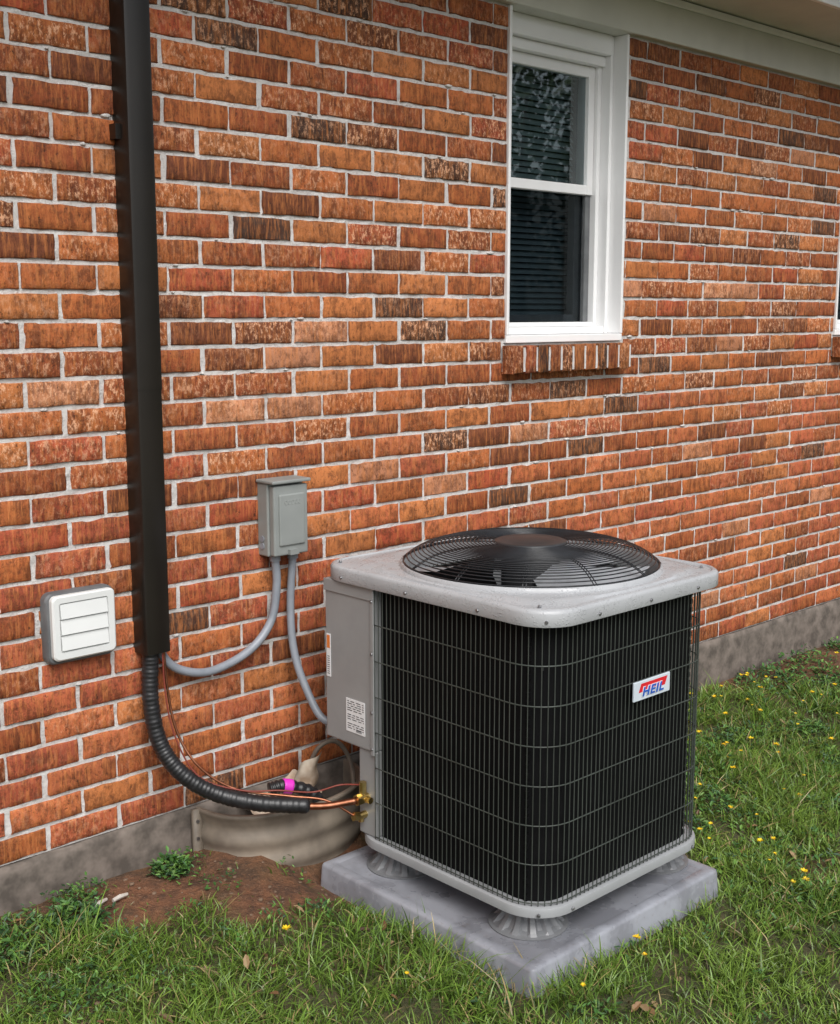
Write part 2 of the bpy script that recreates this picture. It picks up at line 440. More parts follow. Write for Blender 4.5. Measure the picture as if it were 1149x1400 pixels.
mb.tube(crom([(2.085,2.72,.82),(2.074,2.72,.674),(2.069,2.70,.55),(2.078,2.66,.449),(2.09,2.60,.37),(2.13,2.545,.365),(2.18,2.50,.40)], 14), .0112, 12)
mb.obj("conduit_to_unit", M_conduit, cd, smooth=True)

# ------------------------------------------------------------------ wall vent
dv = empty("wall_vent")
def rr_xz(x0, x1, z0, z1, r, y): return [(a, y, b) for a, b in rrect(x0, z0, x1, z1, r, 6)]
mb = MB(); mb.loops([rr_xz(1.336,1.522,.646,.826,.022,YW+.004), rr_xz(1.336,1.522,.646,.826,.022,YW-.020), rr_xz(1.340,1.518,.650,.822,.020,YW-.026)], close_top=True)
mb.obj("base", M_ventg, dv, smooth=True, sharp=35)
mb = MB(); mb.loops([rr_xz(1.346,1.516,.658,.820,.014,YW-.022), rr_xz(1.346,1.516,.658,.820,.014,YW-.038), rr_xz(1.350,1.512,.662,.816,.012,YW-.042),
    rr_xz(1.364,1.496,.678,.802,.006,YW-.042), rr_xz(1.366,1.494,.680,.800,.006,YW-.036)], close_top=True)
mb.obj("front_frame", M_vent, dv, smooth=True, sharp=35)
mb = MB()
for i in range(3):
    zt = .799-i*.0395
    v = [(1.367,YW-.040,zt),(1.493,YW-.040,zt),(1.493,YW-.045,zt-.036),(1.367,YW-.045,zt-.036),(1.367,YW-.037,zt-.0385),(1.493,YW-.037,zt-.0385)]
    mb.add(v, [(0,1,2,3),(3,2,5,4),(0,3,4),(1,5,2)])
mb.obj("louvres", M_vent, dv)

# ------------------------------------------------------------------ pad
mb = MB()
def rl(x0,y0,x1,y1,r,z): return [(a,b,z) for a,b in rrect(x0,y0,x1,y1,r,5)]
mb.loops([rl(1.968,1.700,2.742,2.487,.016,-.12), rl(1.975,1.707,2.735,2.48,.016,.009), rl(1.978,1.710,2.732,2.477,.014,.0145), rl(1.983,1.715,2.727,2.472,.012,.017),
          rl(2.005,1.737,2.705,2.450,.012,.017), rl(2.009,1.741,2.701,2.446,.010,.0145)], close_top=True)
mb.obj("equipment_pad", M_pad, None, smooth=True, sharp=35)

# ------------------------------------------------------------------ AC unit
ac = empty("air_conditioner")
CX, CY = 2.41, 2.145; FX, FY = 2.418, 2.122; FR = .342
xg0, xg1, yg0, yg1, rg = 2.052, 2.742, 1.755, 2.43, .105
def gpath(ins, r):
    x0, x1, y0, y1 = xg0+ins, xg1-ins, yg0+ins, yg1-ins; P = [(x0, 2.335, 0), (x0, y0+r, 0)]
    for i in range(1, 13):
        a = math.pi+math.pi/2*i/12; P.append((x0+r+r*math.cos(a), y0+r+r*math.sin(a), 0))
    for i in range(0, 13):
        a = -math.pi/2+math.pi/2*i/12; P.append((x1-r+r*math.cos(a), y0+r+r*math.sin(a), 0))
    for i in range(0, 9):
        a = math.pi/2*i/8; P.append((x1-r+r*math.cos(a), y1-r+r*math.sin(a), 0))
    P.append((2.2, y1, 0)); return P
ZB, ZT = .108, .800
mb = MB(); gp = resample(gpath(.024, rg-.022), .01)
mb.loops([[(p.x,p.y,ZB) for p in gp], [(p.x,p.y,ZT) for p in gp]], wrap=False); mb.obj("coil", M_coil, ac, smooth=True)
mb = MB(); wp = resample(gpath(0, rg), .0158)
for p in wp:
    jx, jy = random.uniform(-.0008,.0008), random.uniform(-.0008,.0008)
    mb.tube([(p.x,p.y,ZB),(p.x+jx,p.y+jy,(ZB+ZT)/2),(p.x,p.y,ZT)], .00135, 5, caps=False)
hp = [tuple(p) for p in resample(gpath(0.0, rg), .02)]
for i in range(8):
    z = ZB+.006+(ZT-ZB-.012)*i/7
    mb.tube([(p[0],p[1],z) for p in hp], .0017, 6)
mb.obj("wire_grille", M_wire, ac, smooth=True)
mb = MB()
for p in (gp[len(gp)//5+7], gp[len(gp)//2]):
    z = ZB
    while z < ZT-.02: mb.box(p.x-.006, p.x+.006, p.y-.003, p.y+.006, z, z+.012); z += .022
mb.obj("coil_clips", M_coil, ac)
mb = MB()
def rA(d, z, r=rg): return [(a,b,z) for a,b in rrect(xg0-d, yg0-d, xg1+d, yg1+d, r+d, 10)]
mb.loops([rA(-.01,.079), rA(.005,.079), rA(.009,.082), rA(.010,.098), rA(.008,.104), rA(.003,.106), rA(-.02,.107)], close_bot=True, close_top=True)
mb.obj("base_pan", M_pan, ac, smooth=True, sharp=40)
mb = MB(); NA = 144
def rr_ang(hx, hy, r, z):
    out = []
    for i in range(NA):
        t = 2*math.pi*i/NA; dx, dy = math.cos(t), math.sin(t); lo, hi = 0, 1
        for _ in range(24):
            m = (lo+hi)/2; qx, qy = abs(dx*m)-(hx-r), abs(dy*m)-(hy-r)
            d = math.hypot(max(qx,0), max(qy,0))+min(max(qx,qy),0)-r
            if d < 0: lo = m
            else: hi = m
        out.append((CX+dx*lo, CY+dy*lo, z))
    return out
def circ(r, z): return [(FX+r*math.cos(2*math.pi*i/NA), FY+r*math.sin(2*math.pi*i/NA), z) for i in range(NA)]
hx, hy = .372, .412
L = [rr_ang(hx-.02,hy-.02,.09,.795), rr_ang(hx,hy,.100,.795), rr_ang(hx+.001,hy+.001,.100,.797), rr_ang(hx+.001,hy+.001,.100,.825), rr_ang(hx-.001,hy-.001,.098,.831), rr_ang(hx-.005,hy-.005,.096,.8345),
     rr_ang(hx-.012,hy-.012,.092,.8355), rr_ang(hx-.015,hy-.015,.09,.832)]
a = rr_ang(hx-.019,hy-.019,.088,.832); cc = circ(FR+.006,.840); L.append(a)
bl = lambda k, z: [tuple(list(np.array(p[:2])*(1-k)+np.array(q[:2])*k)+[z]) for p, q in zip(a, cc)]
L += [bl(.30,.833), bl(.40,.8385), bl(.7,.8395), cc, circ(FR+.004,.848), circ(FR,.851), circ(FR-.006,.848), circ(FR-.010,.84), circ(FR-.016,.74), circ(FR-.004,.70)]
mb.loops(L); mb.obj("top_cap", M_cap, ac, smooth=True, sharp=40)
mb = MB(); mb.box(2.050, 2.20, 2.337, 2.535, .348, .794); mb.obj("control_box", M_panel, ac, bevel=.005)
mb = MB(); mb.box(2.0455, 2.0495, 2.333, 2.345, .342, .793); mb.box(2.0465, 2.0495, 2.3455, 2.536, .760, .793); mb.obj("panel_edge_trim", M_panel, ac, bevel=.001)
mb = MB(); mb.box(2.056, 2.14, 2.337, 2.405, .1075, .3475); mb.obj("valve_post", M_panel, ac, bevel=.004)
mb = MB()
mb.box(2.0484, 2.0497, 2.372, 2.448, .385, .477); mb.box(2.0484, 2.0497, 2.512, 2.5285, .52, .64)
mb.obj("data_label", M_label, ac)
mb = MB()
for i in range(13):
    z = .470-i*.0062; y = 2.442
    if i in (5, 9): continue
    while y > 2.378:
        l = random.uniform(.006,.02); l = min(l, y-2.376); mb.box(2.0480, 2.0483, y-l, y, z-.0011, z+.0011) ; y -= l+random.uniform(.003,.008)
for i in range(6): mb.box(2.0480,2.0483,2.385+i*.004,2.387+i*.004,.389,.397)
for i in range(9): mb.box(2.0480,2.0483,2.5155,2.525,.528+i*.006,.530+i*.006)
mb.obj("label_print", M_ink, ac)
mb = MB(); mb.box(2.0480, 2.0483, 2.514, 2.5265, .60, .636); mb.obj("warning_label", M_orange, ac)
mb = MB()
def screw(x, y, z, ax):
    d = Vector(ax); mb.tube([Vector((x,y,z))-d*.002, Vector((x,y,z))+d*.002, Vector((x,y,z))+d*.0040], [.0045,.0045,.003], 8)
for z in (.36,.46,.62,.76): screw(2.0462, 2.3395, z, (-1,0,0))
for (x,y) in ((2.037,2.20),(2.037,1.95),(2.037,2.45)): screw(x, y, .808, (-1,0,0))
for x in (2.22,2.42,2.62): screw(x, 1.732, .808, (0,-1,0))
screw(2.066,1.762,.808,(-.7,-.7,0)); screw(2.072,1.776,.091,(-.7,-.7,0))
for x in (2.16,2.66): screw(x,1.745,.091,(0,-1,0))
for (dx, dy) in ((-.325,-.345),(.325,-.345),(-.325,.365),(.325,.365)): screw(CX+dx, CY+dy, .8345, (0,0,1))
mb.obj("screws", M_screw, ac, smooth=False)
mb = MB()
R1 = FR-.004
def gz(r): return .853+.048*(1-(r/R1)**6)
for i in range(25):
    r = .10+(R1-.10)*i/24
    mb.tube([(FX+r*math.cos(t), FY+r*math.sin(t), gz(r)) for t in [2*math.pi*k/96 for k in range(96)]], .0017, 5, closed=True)
mb.tube([(FX+R1*math.cos(t), FY+R1*math.sin(t), .848) for t in [2*math.pi*k/96 for k in range(96)]], .003, 6, closed=True)
for k in range(12):
    t = 2*math.pi*(k+.3)/12
    for off in (-.004, .004):
        pts = []
        for i in range(14):
            r = .05+(R1-.046)*i/13; x = r*math.cos(t)-off*math.sin(t); y = r*math.sin(t)+off*math.cos(t)
            pts.append((FX+x, FY+y, gz(min(r,R1))-.003))
        mb.tube(pts, .0016, 5)
mb.obj("fan_guard", M_guard, ac, smooth=True)
mb = MB()
def lathe(prof, cx, cy, n=48): return [[(cx+r*math.cos(2*math.pi*i/n), cy+r*math.sin(2*math.pi*i/n), z) for i in range(n)] for r, z in prof]
mb.loops(lathe([(.094,.899),(.096,.902),(.09,.905),(.075,.9035),(.06,.906),(.03,.908),(.004,.9085)], FX, FY), close_top=True)
mb.obj("guard_hub_plate", M_motor, ac, smooth=True)
mb = MB(); mb.loops(lathe([(.075,.70),(.078,.86),(.07,.885),(.02,.89)], FX, FY), close_top=True); mb.obj("fan_motor", M_motor, ac, smooth=True)
mb = MB()
for k in range(3):
    t0 = 2*math.pi*k/3+.15; Ls = []
    for i in range(10):
        r = .07+.250*i/9; wdt = .55+.25*i/9; row = []
        for j in range(7):
            q = (j/6-.5)*wdt*1.35; t = t0+q+.25*i/9
            row.append((FX+r*math.cos(t), FY+r*math.sin(t), .832+q*.05))
        Ls.append(row)
    mb.loops(Ls, wrap=False)
mb.obj("fan_blades", M_fan, ac, smooth=True)
mb = MB(); mb.box(2.10, 2.70, 1.80, 2.40, .68, .69); mb.obj("inner_plenum", M_motor, ac)
mb = MB(); NF = 72
for fx, fy in ((2.145,1.872),(2.14,2.322),(2.655,1.872),(2.655,2.322)):
    L = []
    for z, r, fl in ((.0150,.098,0),(.0185,.099,0),(.020,.088,.002),(.026,.078,.006),(.045,.062,.006),(.07,.054,.005),(.0795,.053,0)):
        L.append([(fx+(r+fl*(1 if (i//3) % 2 else -1))*math.cos(2*math.pi*i/NF), fy+(r+fl*(1 if (i//3) % 2 else -1))*math.sin(2*math.pi*i/NF), z) for i in range(NF)])
    mb.loops(L, close_top=True)
mb.obj("riser_feet", M_feet, ac)
bx0, bx1, bz0, bz1 = 2.380, 2.530, .553, .602
mb = MB(); mb.box(bx0, bx1, 1.745, 1.7505, bz0, bz1); mb.obj("badge_plate", M_badge, ac, bevel=.0015)
zc = (bz0+bz1)/2
mb = MB(); mb.add([(bx0+.018,1.7446,zc-.004),(bx1-.022,1.7446,zc-.004),(bx1-.012,1.7446,zc+.018),(bx0+.028,1.7446,zc+.018)], [(0,1,2,3)])
mb.obj("badge_stripe", M_red, ac)
def text(body, size, loc, mat, name, off, sx, ext=.0004):
    cu = bpy.data.curves.new(name, 'FONT'); cu.body = body; cu.size = size; cu.extrude = ext; cu.align_x = 'CENTER'; cu.align_y = 'CENTER'; cu.offset = off; cu.shear = .2; cu.space_character = 1.15
    o = bpy.data.objects.new(name, cu); sc.collection.objects.link(o); o.location = loc; o.rotation_euler = (math.pi/2,0,0); o.scale = (sx,1,1); o.data.materials.append(mat); o.parent = ac; return o
text("HEIL", .031, ((bx0+bx1)/2, 1.7440, zc-.005), M_label, "badge_letter_outline", .0022, 1.3)
text("HEIL", .031, ((bx0+bx1)/2, 1.7430, zc-.005), M_blue, "badge_letters", .0010, 1.3)
mb = MB()
mb.tube([(2.10,2.372,.215),(2.035,2.372,.215)], .013, 10); mb.tube([(2.035,2.372,.215),(2.018,2.374,.215)], .016, 6); mb.tube([(2.04,2.372,.225),(2.04,2.372,.262)], .010, 8); mb.tube([(2.045,2.372,.215),(2.045,2.345,.215)], .009, 8)
mb.tube([(2.10,2.380,.165),(2.03,2.380,.165)], .010, 10); mb.tube([(2.04,2.38,.165),(2.04,2.38,.148)], .008, 8); mb.tube([(2.03,2.38,.165),(2.015,2.382,.168)], .013, 6)
mb.obj("service_valves", M_brass, ac)

# ------------------------------------------------------------------ refrigerant lines
ls = empty("refrigerant_line_set")
pts = crom([(1.620,2.722,.70),(1.616,2.72,.605),(1.6075,2.71,.50),(1.617,2.69,.394),(1.649,2.65,.317),(1.7156,2.60,.2565),(1.805,2.53,.222),(1.925,2.455,.202)], 30)
rad = [.0215+.0009*math.sin(i*1.9)+.0005*math.sin(i*.7) for i in range(len(pts))]; rad[-1] = .012; rad[-2] = .018
mb = MB(); mb.tube(pts, rad, 14); mb.obj("insulated_suction_line", M_rubber, ls, smooth=True)
mb = MB(); mb.tube(crom([(1.915,2.46,.202),(1.96,2.42,.203),(2.02,2.374,.214)], 8), .0095, 10)
mb.tube(crom([(1.650,2.71,.70),(1.650,2.70,.55),(1.660,2.675,.42),(1.695,2.63,.325),(1.77,2.575,.258),(1.88,2.49,.232),(1.96,2.43,.215),(2.02,2.382,.168)], 12), .0036, 8)
mb.obj("copper_liquid_line", M_copper, ls, smooth=True)
mb = MB(); mb.tube(crom([(1.640,2.70,.70),(1.640,2.69,.52),(1.652,2.665,.40),(1.69,2.62,.30),(1.78,2.56,.255),(1.86,2.50,.250),(1.94,2.46,.235),(2.0,2.42,.25),(2.06,2.40,.24)], 12), .0024, 6)
mb.obj("control_wire", M_wirered, ls, smooth=True)

# ------------------------------------------------------------------ window well
ww = empty("window_well")
WX, WA, WB = 2.02, .262, .205
def wl(o, z): return [(WX-(WA+o)*math.cos(t), YW-.013-(WB+o)*math.sin(t)**.8, z) for t in np.linspace(0, math.pi, 40)]
mb = MB()
Ls = [wl(.005*math.sin(z*2*math.pi/.068), z) for z in np.linspace(-.12, .150, 28)]+[wl(.008,.154), wl(.008,.161), wl(.005,.163), wl(-.004,.163), wl(-.006,.160), wl(-.007,.05)]
mb.loops(Ls, wrap=False); mb.box(WX-WA-.025, WX-WA+.004, YW-.030, YW-.016, -.1, .162)
mb.obj("steel_liner", M_well, ww, smooth=True)
mb = MB()
for z in (.08,.13): mb.tube([(WX-WA-.014,YW-.034,z),(WX-WA-.014,YW-.026,z)], .005, 8)
mb.obj("bolts", M_screw, ww)
mb = MB(); rows = []
for i in range(16):
    u = i/15; row = []
    for j in range(8):
        v = j/7; row.append((1.88+.20*u+.01*math.sin(9*v), YW-.04-.12*v+.01*math.sin(u*14), .150+.035*u-.035*v+.012*math.sin(u*9+v*4)))
    rows.append(row)
mb.loops(rows, wrap=False)
rows = []
for i in range(8):
    u = i/7; rows.append([(2.03+.085*u+.006*math.sin(8*v), YW-.09-.02*v+.008*math.sin(u*7), .15+(.085+.02*u)*v) for v in [j/9 for j in range(10)]])
mb.loops(rows, wrap=False)
mb.obj("plastic_sheet", M_plastic, ww, smooth=True)
mb = MB(); p = crom([(1.925,2.635,.195),(1.97,2.62,.197),(2.04,2.59,.165),(2.07,2.58,.10)], 16)
mb.tube(p, [.019+.0018*math.sin(i*1.6) for i in range(len(p))], 12); mb.obj("corrugated_drain_pipe", M_rubber, ww, smooth=True)
mb = MB(); mb.tube(p[14:21], .0215, 14); mb.obj("pipe_tape", M_magenta, ww, smooth=True)
mb = MB(); mb.tube(crom([(2.13,2.735,.15),(2.15,2.70,.24),(2.20,2.68,.255),(2.235,2.66,.20),(2.22,2.62,.12),(2.20,2.60,.05)], 10), .007, 8); mb.obj("drain_hose", M_well, ww, smooth=True)

# ------------------------------------------------------------------ ground
def gh(x, y):
    x = np.asarray(x, float); y = np.asarray(y, float)
    gw = np.interp(x, [-6,1.1,1.76,2.15,2.4,5.6,20], [.05,.045,.035,.020,-.005,-.045,-.15])
    d = np.clip(YW-y, 0, None); g = gw-.075*np.clip((d-.1)/.9, 0, 1)-.02*np.clip((d-1)/3, 0, 3)
    g = g+.016*np.exp(-((x-1.80)/.22)**2-((y-2.52)/.15)**2)
    n = (vnoise(x, y, 3)-.5)*.024+(vnoise(x, y, 11)-.5)*.014+(vnoise(x, y, 31)-.5)*.009
    f = np.clip(1-np.hypot(x-3, y-1)/40, 0, 1)
    k = np.clip(1-np.maximum(np.abs(x-2.355)-.38, np.abs(y-2.09)-.39)/.12, 0, 1); g = g*(1-k)+(-.055)*k
    return g+n*f*(1-.7*k)
def dirt(x, y):
    x = np.asarray(x, float); y = np.asarray(y, float); d = YW-y
    n = vnoise(x, y, 4.0)*.5+vnoise(x, y, 13)*.5
    a = np.clip((.36-d)/.14, 0, 1)*np.clip((x-1.2)/.2, 0, 1)*np.clip((2.35-x)/.2, 0, 1)*1.0
    a = np.maximum(a, np.clip((.54-d)/.16, 0, 1)*np.clip((x-1.5)/.2, 0, 1)*np.clip((2.2-x)/.2, 0, 1))
    b = np.clip((.16-d)/.08, 0, 1)*.8; c = np.clip((.35-d)/.15, 0, 1)*np.clip((x-4.3)/.4, 0, 1)
    e = np.clip(1-np.hypot((x-3.1)/.45, (y-1.62)/.18), 0, 1)*.7
    return np.clip(np.maximum.reduce([a, b, c, e])*1.15+(n-.5)*1.0-.20, 0, 1)
xs = np.concatenate([[-400,-150,-60,-25,-12,-7], np.arange(-4, 9, .045), [9.5,11,14,20,35,70,160,400]])
ys = np.concatenate([[-400,-150,-60,-25,-12,-7,-5], np.arange(-3.5, 2.86, .045), [3.2,5,9,12,20,50,150,400]])
GX, GY = np.meshgrid(xs, ys, indexing='ij'); GZ = gh(GX, np.minimum(GY, 2.9))
GZ = np.where(GY > 3, -.25, GZ)
V = np.stack([GX, GY, GZ], -1).reshape(-1, 3); ny = len(ys)
F = [(i*ny+j,(i+1)*ny+j,(i+1)*ny+j+1,i*ny+j+1) for i in range(len(xs)-1) for j in range(ny-1)]
me = bpy.data.meshes.new("ground"); me.from_pydata(V.tolist(), [], F); me.update(); me.polygons.foreach_set('use_smooth', [True]*len(F))
D = dirt(GX, GY).reshape(-1); at = me.attributes.new('dirt', 'FLOAT', 'POINT'); at.data.foreach_set('value', D.astype(np.float32))
m, nt, b = newmat("ground_soil")
aN = N(nt, 'ShaderNodeAttribute', attribute_name='dirt')
na = noise(nt, 14, 4, .75); nb = noise(nt, 75, 4, .8)
soil = mix(nt, ramp(nt, na, .38, .62), (.21,.090,.042), (.085,.042,.024))
soil = mix(nt, mathn(nt, 'MULTIPLY', ramp(nt, nb, .54, .66), .6), soil, (.30,.17,.10))
th = mix(nt, ramp(nt, nb, .35, .65), (.035,.050,.014), (.10,.080,.035))
nt.links.new(mix(nt, aN.outputs['Fac'], th, soil), b.inputs['Base Color']); b.inputs['Roughness'].default_value = .85
bump(nt, b, mathn(nt, 'ADD', na, mathn(nt, 'MULTIPLY', nb, .5)), 1.0, .02)
me.materials.append(m); o = bpy.data.objects.new("ground", me); sc.collection.objects.link(o)

# ------------------------------------------------------------------ grass
def inpad(x, y): return (np.abs(x-2.355) < .392) & (np.abs(y-2.093) < .398)
def inwell(x, y): return ((x-WX)/.285)**2+((YW-y)/.235)**2 < 1
pts = []
for (n, x0, x1, y0, y1, near) in ((260000,.6,4.6,.4,2.74,1),(90000,-3,9,-2.5,2.74,0)):
    x, y = np.random.uniform(x0, x1, n), np.random.uniform(y0, y1, n)
    if not near:
        k = ~((x > .6)&(x < 4.6)&(y > .4)); x, y = x[k], y[k]
    d = dirt(x, y); cl = vnoise(x, y, 6)*.4+vnoise(x, y, 19)*.6
    keep = (np.random.rand(len(x)) < np.clip(1.05-d*1.5, .02, 1)*np.clip((cl-.25)*2.8, .15, 1)) & ~inpad(x, y) & ~inwell(x, y)
    pts.append(np.stack([x[keep], y[keep]], 1))
P = np.concatenate(pts); n = len(P); x, y = P[:,0], P[:,1]; z = gh(x, y)-.004
cl = vnoise(x, y, 5)
h = np.random.uniform(.020,.058, n)*(.5+1.1*cl); h *= np.clip(1.15-dirt(x, y)*.9, .35, 1); tall = np.random.rand(n) < .05; h[tall] *= 1.7
ang = np.random.uniform(0, 2*np.pi, n)+vnoise(x, y, 9)*3; lean = np.random.uniform(.15, 1.5, n); w = np.random.uniform(.0010,.0023, n)
fa = np.random.uniform(0, 2*np.pi, n)
dx, dy = np.cos(ang), np.sin(ang); wx, wy = np.cos(fa)*w, np.sin(fa)*w
lv = []
for t, ws in ((0,1),(.4,.95),(.75,.65),(1,0)):
    off = h*lean*t**1.8; zz = z+h*t*(1-.28*lean*t*.8)
    cx, cy = x+dx*off, y+dy*off
    if ws: lv += [np.stack([cx-wx*ws, cy-wy*ws, zz], 1), np.stack([cx+wx*ws, cy+wy*ws, zz], 1)]
    else: lv += [np.stack([cx, cy, zz], 1)]
V = np.stack(lv, 1).reshape(-1, 3); B = (np.arange(n)*7)[:,None]
Q = np.concatenate([B+np.array([0,1,3,2]), B+np.array([2,3,5,4])]); T = B+np.array([4,5,6])
me = bpy.data.meshes.new("grass"); me.from_pydata(V.tolist(), [], Q.tolist()+T.tolist()); me.update()
c1 = np.array([.055,.130,.016]); c2 = np.array([.185,.275,.042]); c3 = np.array([.36,.28,.12])
cb = vnoise(x, y, 2.3)[:,None]
r = np.random.rand(n,1)*.6+.4*cb; mixc = c1*(1-r)+c2*r; dry = np.random.rand(n,1) < .04+.10*(1-cb); mixc = np.where(dry, c3*np.random.uniform(.5,1.1,(n,1)), mixc)*np.random.uniform(.65,1.3,(n,1))
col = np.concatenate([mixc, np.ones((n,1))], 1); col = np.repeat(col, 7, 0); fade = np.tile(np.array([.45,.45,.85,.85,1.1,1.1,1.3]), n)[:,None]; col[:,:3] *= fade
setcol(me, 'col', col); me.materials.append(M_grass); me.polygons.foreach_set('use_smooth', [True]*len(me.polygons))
o = bpy.data.objects.new("grass", me); sc.collection.objects.link(o)

def leafmesh(name, centers, colf, up=(.004,.028)):
    vs, fs, cs = [], [], []
    for (px, py, R, nl, ls0) in centers:
        for i in range(nl):
            a = random.uniform(0, 2*math.pi); rr = R*math.sqrt(random.random()); bx, by = px+rr*math.cos(a), py+rr*math.sin(a)
            if bx > 1.95 and bx < 2.76 and by > 1.68 and by < 2.5: continue
            if by > YW-.03 or inwell(np.array(bx), np.array(by)): continue
            bz = float(gh(bx, by))+random.uniform(*up)*(1.2-rr/R)+.004
            L = ls0*random.uniform(.6,1.3); W = L*random.uniform(.32,.5); d = random.uniform(0, 2*math.pi); ti = random.uniform(-.1,.8)
            ax = Vector((math.cos(d)*math.cos(ti), math.sin(d)*math.cos(ti), math.sin(ti))); sd = Vector((-math.sin(d), math.cos(d), random.uniform(-.4,.4)))
            nn = ax.cross(sd); p0 = Vector((bx,by,bz)); o = len(vs)
            q = [p0, p0+ax*L*.35+sd*W*.5+nn*L*.10, p0+ax*L*.75+sd*W*.42+nn*L*.08, p0+ax*L, p0+ax*L*.75-sd*W*.42+nn*L*.08, p0+ax*L*.35-sd*W*.5+nn*L*.10, p0+ax*L*.55]
            vs += [tuple(v) for v in q]; fs += [(o,o+1,o+6),(o+1,o+2,o+6),(o+2,o+3,o+6),(o+3,o+4,o+6),(o+4,o+5,o+6),(o+5,o,o+6)]
            c = colf(); cs += [c+(1,)]*7
    me = bpy.data.meshes.new(name); me.from_pydata(vs, [], fs); me.update(); setcol(me, 'col', cs); me.materials.append(M_leaf)
    o = bpy.data.objects.new(name, me); sc.collection.objects.link(o); return o
def wc():
    k = random.uniform(.6,1.3); b = random.choice([(.045,.12,.024),(.065,.16,.032),(.11,.21,.04),(.035,.085,.032)]); return tuple(v*k for v in b)
C = []
for i in range(24): C.append((random.uniform(1.1,2.0), random.uniform(2.2,2.72), random.uniform(.03,.06), random.randint(25,60), .013))
for i in range(14): C.append((random.uniform(1.0,1.45), random.uniform(2.25,2.7), random.uniform(.04,.10), random.randint(50,120), .014))
for i in range(95): C.append((random.uniform(2.8,5.2), random.uniform(1.5,2.72), random.uniform(.05,.15), random.randint(60,180), .018))
for i in range(50): C.append((random.uniform(1.0,4.5), random.uniform(.8,1.8), random.uniform(.03,.09), random.randint(20,70), .016))
for i in range(60): C.append((random.uniform(4,8.5), random.uniform(0,2.7), random.uniform(.08,.2), random.randint(60,150), .024))
for p in ((3.9,2.66,.16),(4.5,2.62,.15),(3.3,2.64,.12),(1.12,2.6,.12),(3.15,2.35,.13),(3.5,2.2,.15),(1.30,2.58,.07),(1.62,2.66,.05)): C.append((*p, 300, .02))
leafmesh("weeds", C, wc, (.004,.05))
def dl():
    k = random.uniform(.6,1.3); b = random.choice([(.20,.11,.05),(.12,.06,.03),(.28,.19,.10)]); return tuple(v*k for v in b)
leafmesh("fallen_leaves", [(random.uniform(1.1,4.2), random.uniform(1.0,2.7), .06, random.randint(1,4), .028) for i in range(110)], dl)
M_yel = simple("dandelion_petals", (.85,.65,.02), (.75,.45,.01), .6, bs=0); M_stem = simple("dandelion_stem", (.12,.18,.05), rough=.6, bs=0)
dn = empty("dandelions"); mp, ms = MB(), MB()
for i in range(135):
    x, y = (random.uniform(2.85,5.0), random.uniform(1.2,2.65)) if i < 110 else (random.uniform(1.0,4), random.uniform(1.0,2.3))
    if inpad(np.array(x), np.array(y)): continue
    z = float(gh(x, y)); hh = random.uniform(.035,.07); r = random.uniform(.006,.013)
    ms.tube([(x,y,z-.005),(x+.004,y,z+hh*.6),(x+.006,y,z+hh)], .0011, 5)
    for k in range(14):
        a = 2*math.pi*k/14+random.random()*.2; e = random.uniform(.1,.7); c = Vector((x+.006,y,z+hh))
        d = Vector((math.cos(a)*math.cos(e), math.sin(a)*math.cos(e), math.sin(e))); s = Vector((-math.sin(a), math.cos(a), 0))
        mp.add([c, c+d*r*.6+s*r*.22, c+d*r, c+d*r*.6-s*r*.22], [(0,1,2,3)])
mp.obj("flower_heads", M_yel, dn); ms.obj("stems", M_stem, dn)
M_pvc = simple("white_plastic", (.62,.60,.56), (.40,.34,.28), .5, ns=60, bs=.1)
mb = MB()
for (x, y, a, l) in ((1.36,2.60,.35,.05),(1.415,2.60,.15,.045)):
    z = float(gh(x,y))+.012; mb.tube([(x,y,z),(x+l*math.cos(a)*.5,y+l*math.sin(a)*.5,z+.002),(x+l*math.cos(a),y+l*math.sin(a),z)], [.005,.006,.004], 8)
mb.obj("broken_plastic_pipe", M_pvc, None)
M_stone = simple("pebbles", (.22,.15,.10), (.13,.08,.05), .8, ns=30, bs=.3)
mb = MB()
for i in range(200):
    x, y = (random.uniform(1.1,2.1), random.uniform(2.15,2.72)) if i < 150 else (random.uniform(4.2,6.5), random.uniform(2.4,2.7))
    z = float(gh(x,y)); r = random.uniform(.002,.007)
    L = []
    for q in range(1, 5):
        ph = math.pi*q/5-math.pi/2; L.append([(x+r*1.2*math.cos(ph)*math.cos(t)*random.uniform(.8,1.15), y+r*math.cos(ph)*math.sin(t)*random.uniform(.8,1.15), z+r*.7*math.sin(ph)) for t in [k*math.pi/3.5 for k in range(7)]])
    mb.loops(L, close_top=True, close_bot=True)
mb.obj("pebbles", M_stone, None, smooth=True)

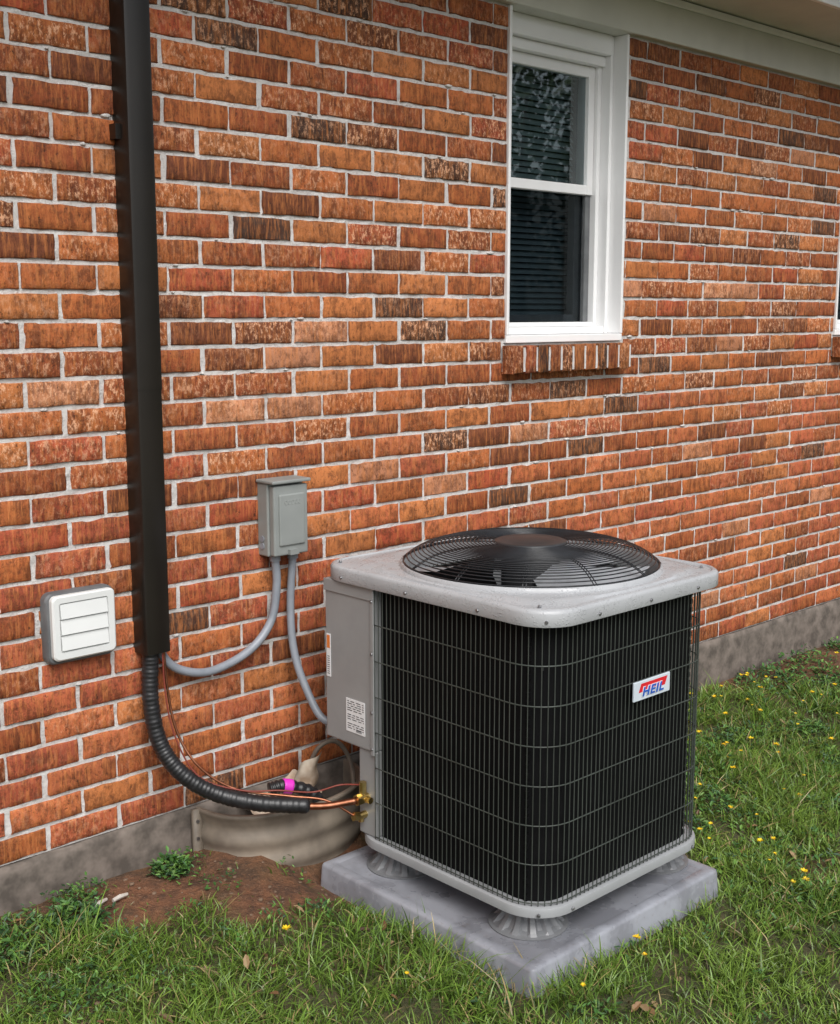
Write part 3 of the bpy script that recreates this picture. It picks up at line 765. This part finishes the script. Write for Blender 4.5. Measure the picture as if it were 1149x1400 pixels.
# ------------------------------------------------------------------ tree line across the yard
vs, fs, cs = [], [], []
rng = random.Random(3)
tl = empty("tree_line"); tb = MB()
for i in range(11):
    bx, by = 15+i*1.7+rng.uniform(-1,1), -13-rng.uniform(0,6); H = rng.uniform(7,11)
    g = float(gh(bx,by)); tb.tube([(bx,by,g-.2),(bx+.1,by,g+H*.4),(bx,by+.2,g+H*.85)], [.22,.14,.04], 7)
    for k in range(6):
        a = rng.uniform(0,6.28); z = H*rng.uniform(.35,.7); tb.tube([(bx,by,g+z),(bx+math.cos(a)*1.3,by+math.sin(a)*1.3,g+z+.9)], [.08,.02], 5)
    for c in range(24):
        a = rng.uniform(0,6.28); rr = rng.uniform(0,2.3); cz = rng.uniform(.28,1.0)*H; ccx, ccy = bx+rr*math.cos(a), by+rr*math.sin(a)
        k = rng.uniform(.5,1.3)
        for q in range(46):
            p = Vector((ccx+rng.gauss(0,.45), ccy+rng.gauss(0,.45), g+cz+rng.gauss(0,.4))); s = rng.uniform(.07,.15)
            d1 = Vector((rng.gauss(0,1),rng.gauss(0,1),rng.gauss(0,1))).normalized()*s; d2 = Vector((rng.gauss(0,1),rng.gauss(0,1),rng.gauss(0,1))).normalized()*s
            o = len(vs); vs += [tuple(p-d1), tuple(p+d2), tuple(p+d1), tuple(p-d2)]; fs.append((o,o+1,o+2,o+3)); cs += [(.05*k,.09*k,.025*k,1)]*4
me = bpy.data.meshes.new("foliage"); me.from_pydata(vs, [], fs); me.update(); setcol(me, 'col', cs); me.materials.append(M_leaf)
o = bpy.data.objects.new("foliage", me); sc.collection.objects.link(o); o.parent = tl
tb.obj("trunks", simple("bark", (.10,.075,.055), (.05,.04,.03), .9, bs=.5), tl, smooth=True)

# ------------------------------------------------------------------ light
w = bpy.data.worlds.new("World"); sc.world = w; w.use_nodes = True; nt = w.node_tree; bg = nt.nodes["Background"]
sky = nt.nodes.new('ShaderNodeTexSky'); sky.sky_type = 'NISHITA'; sky.sun_disc = False
SE, SA = math.radians(48), math.radians(243)
sky.sun_elevation = SE; sky.sun_rotation = math.pi/2-SA; sky.air_density = 1.0; sky.dust_density = 3.0; sky.ozone_density = 1
hs = nt.nodes.new('ShaderNodeHueSaturation'); hs.inputs['Saturation'].default_value = .30
nt.links.new(sky.outputs[0], hs.inputs['Color']); nt.links.new(hs.outputs[0], bg.inputs['Color']); bg.inputs['Strength'].default_value = .15
sl = bpy.data.lights.new("sun", 'SUN'); sl.energy = 2.6; sl.angle = math.radians(40); sl.color = (1,.985,.96)
so = bpy.data.objects.new("sun", sl); sc.collection.objects.link(so)
d = Vector((math.cos(SA)*math.cos(SE), math.sin(SA)*math.cos(SE), math.sin(SE))); so.rotation_euler = d.to_track_quat('Z','Y').to_euler()
so.location = (0,-3,6)
sc.view_settings.view_transform = 'Standard'; sc.view_settings.look = 'None'; sc.view_settings.exposure = 0

cam = bpy.data.cameras.new("camera"); co = bpy.data.objects.new("camera", cam); sc.collection.objects.link(co); sc.camera = co
cam.sensor_fit = 'VERTICAL'; cam.sensor_height = 24; cam.lens = 28.8; cam.clip_end = 1500; cam.clip_start = .05
co.location = (0,0,1.5); co.rotation_euler = (math.radians(90-9.23), 0, math.radians(-43.5))
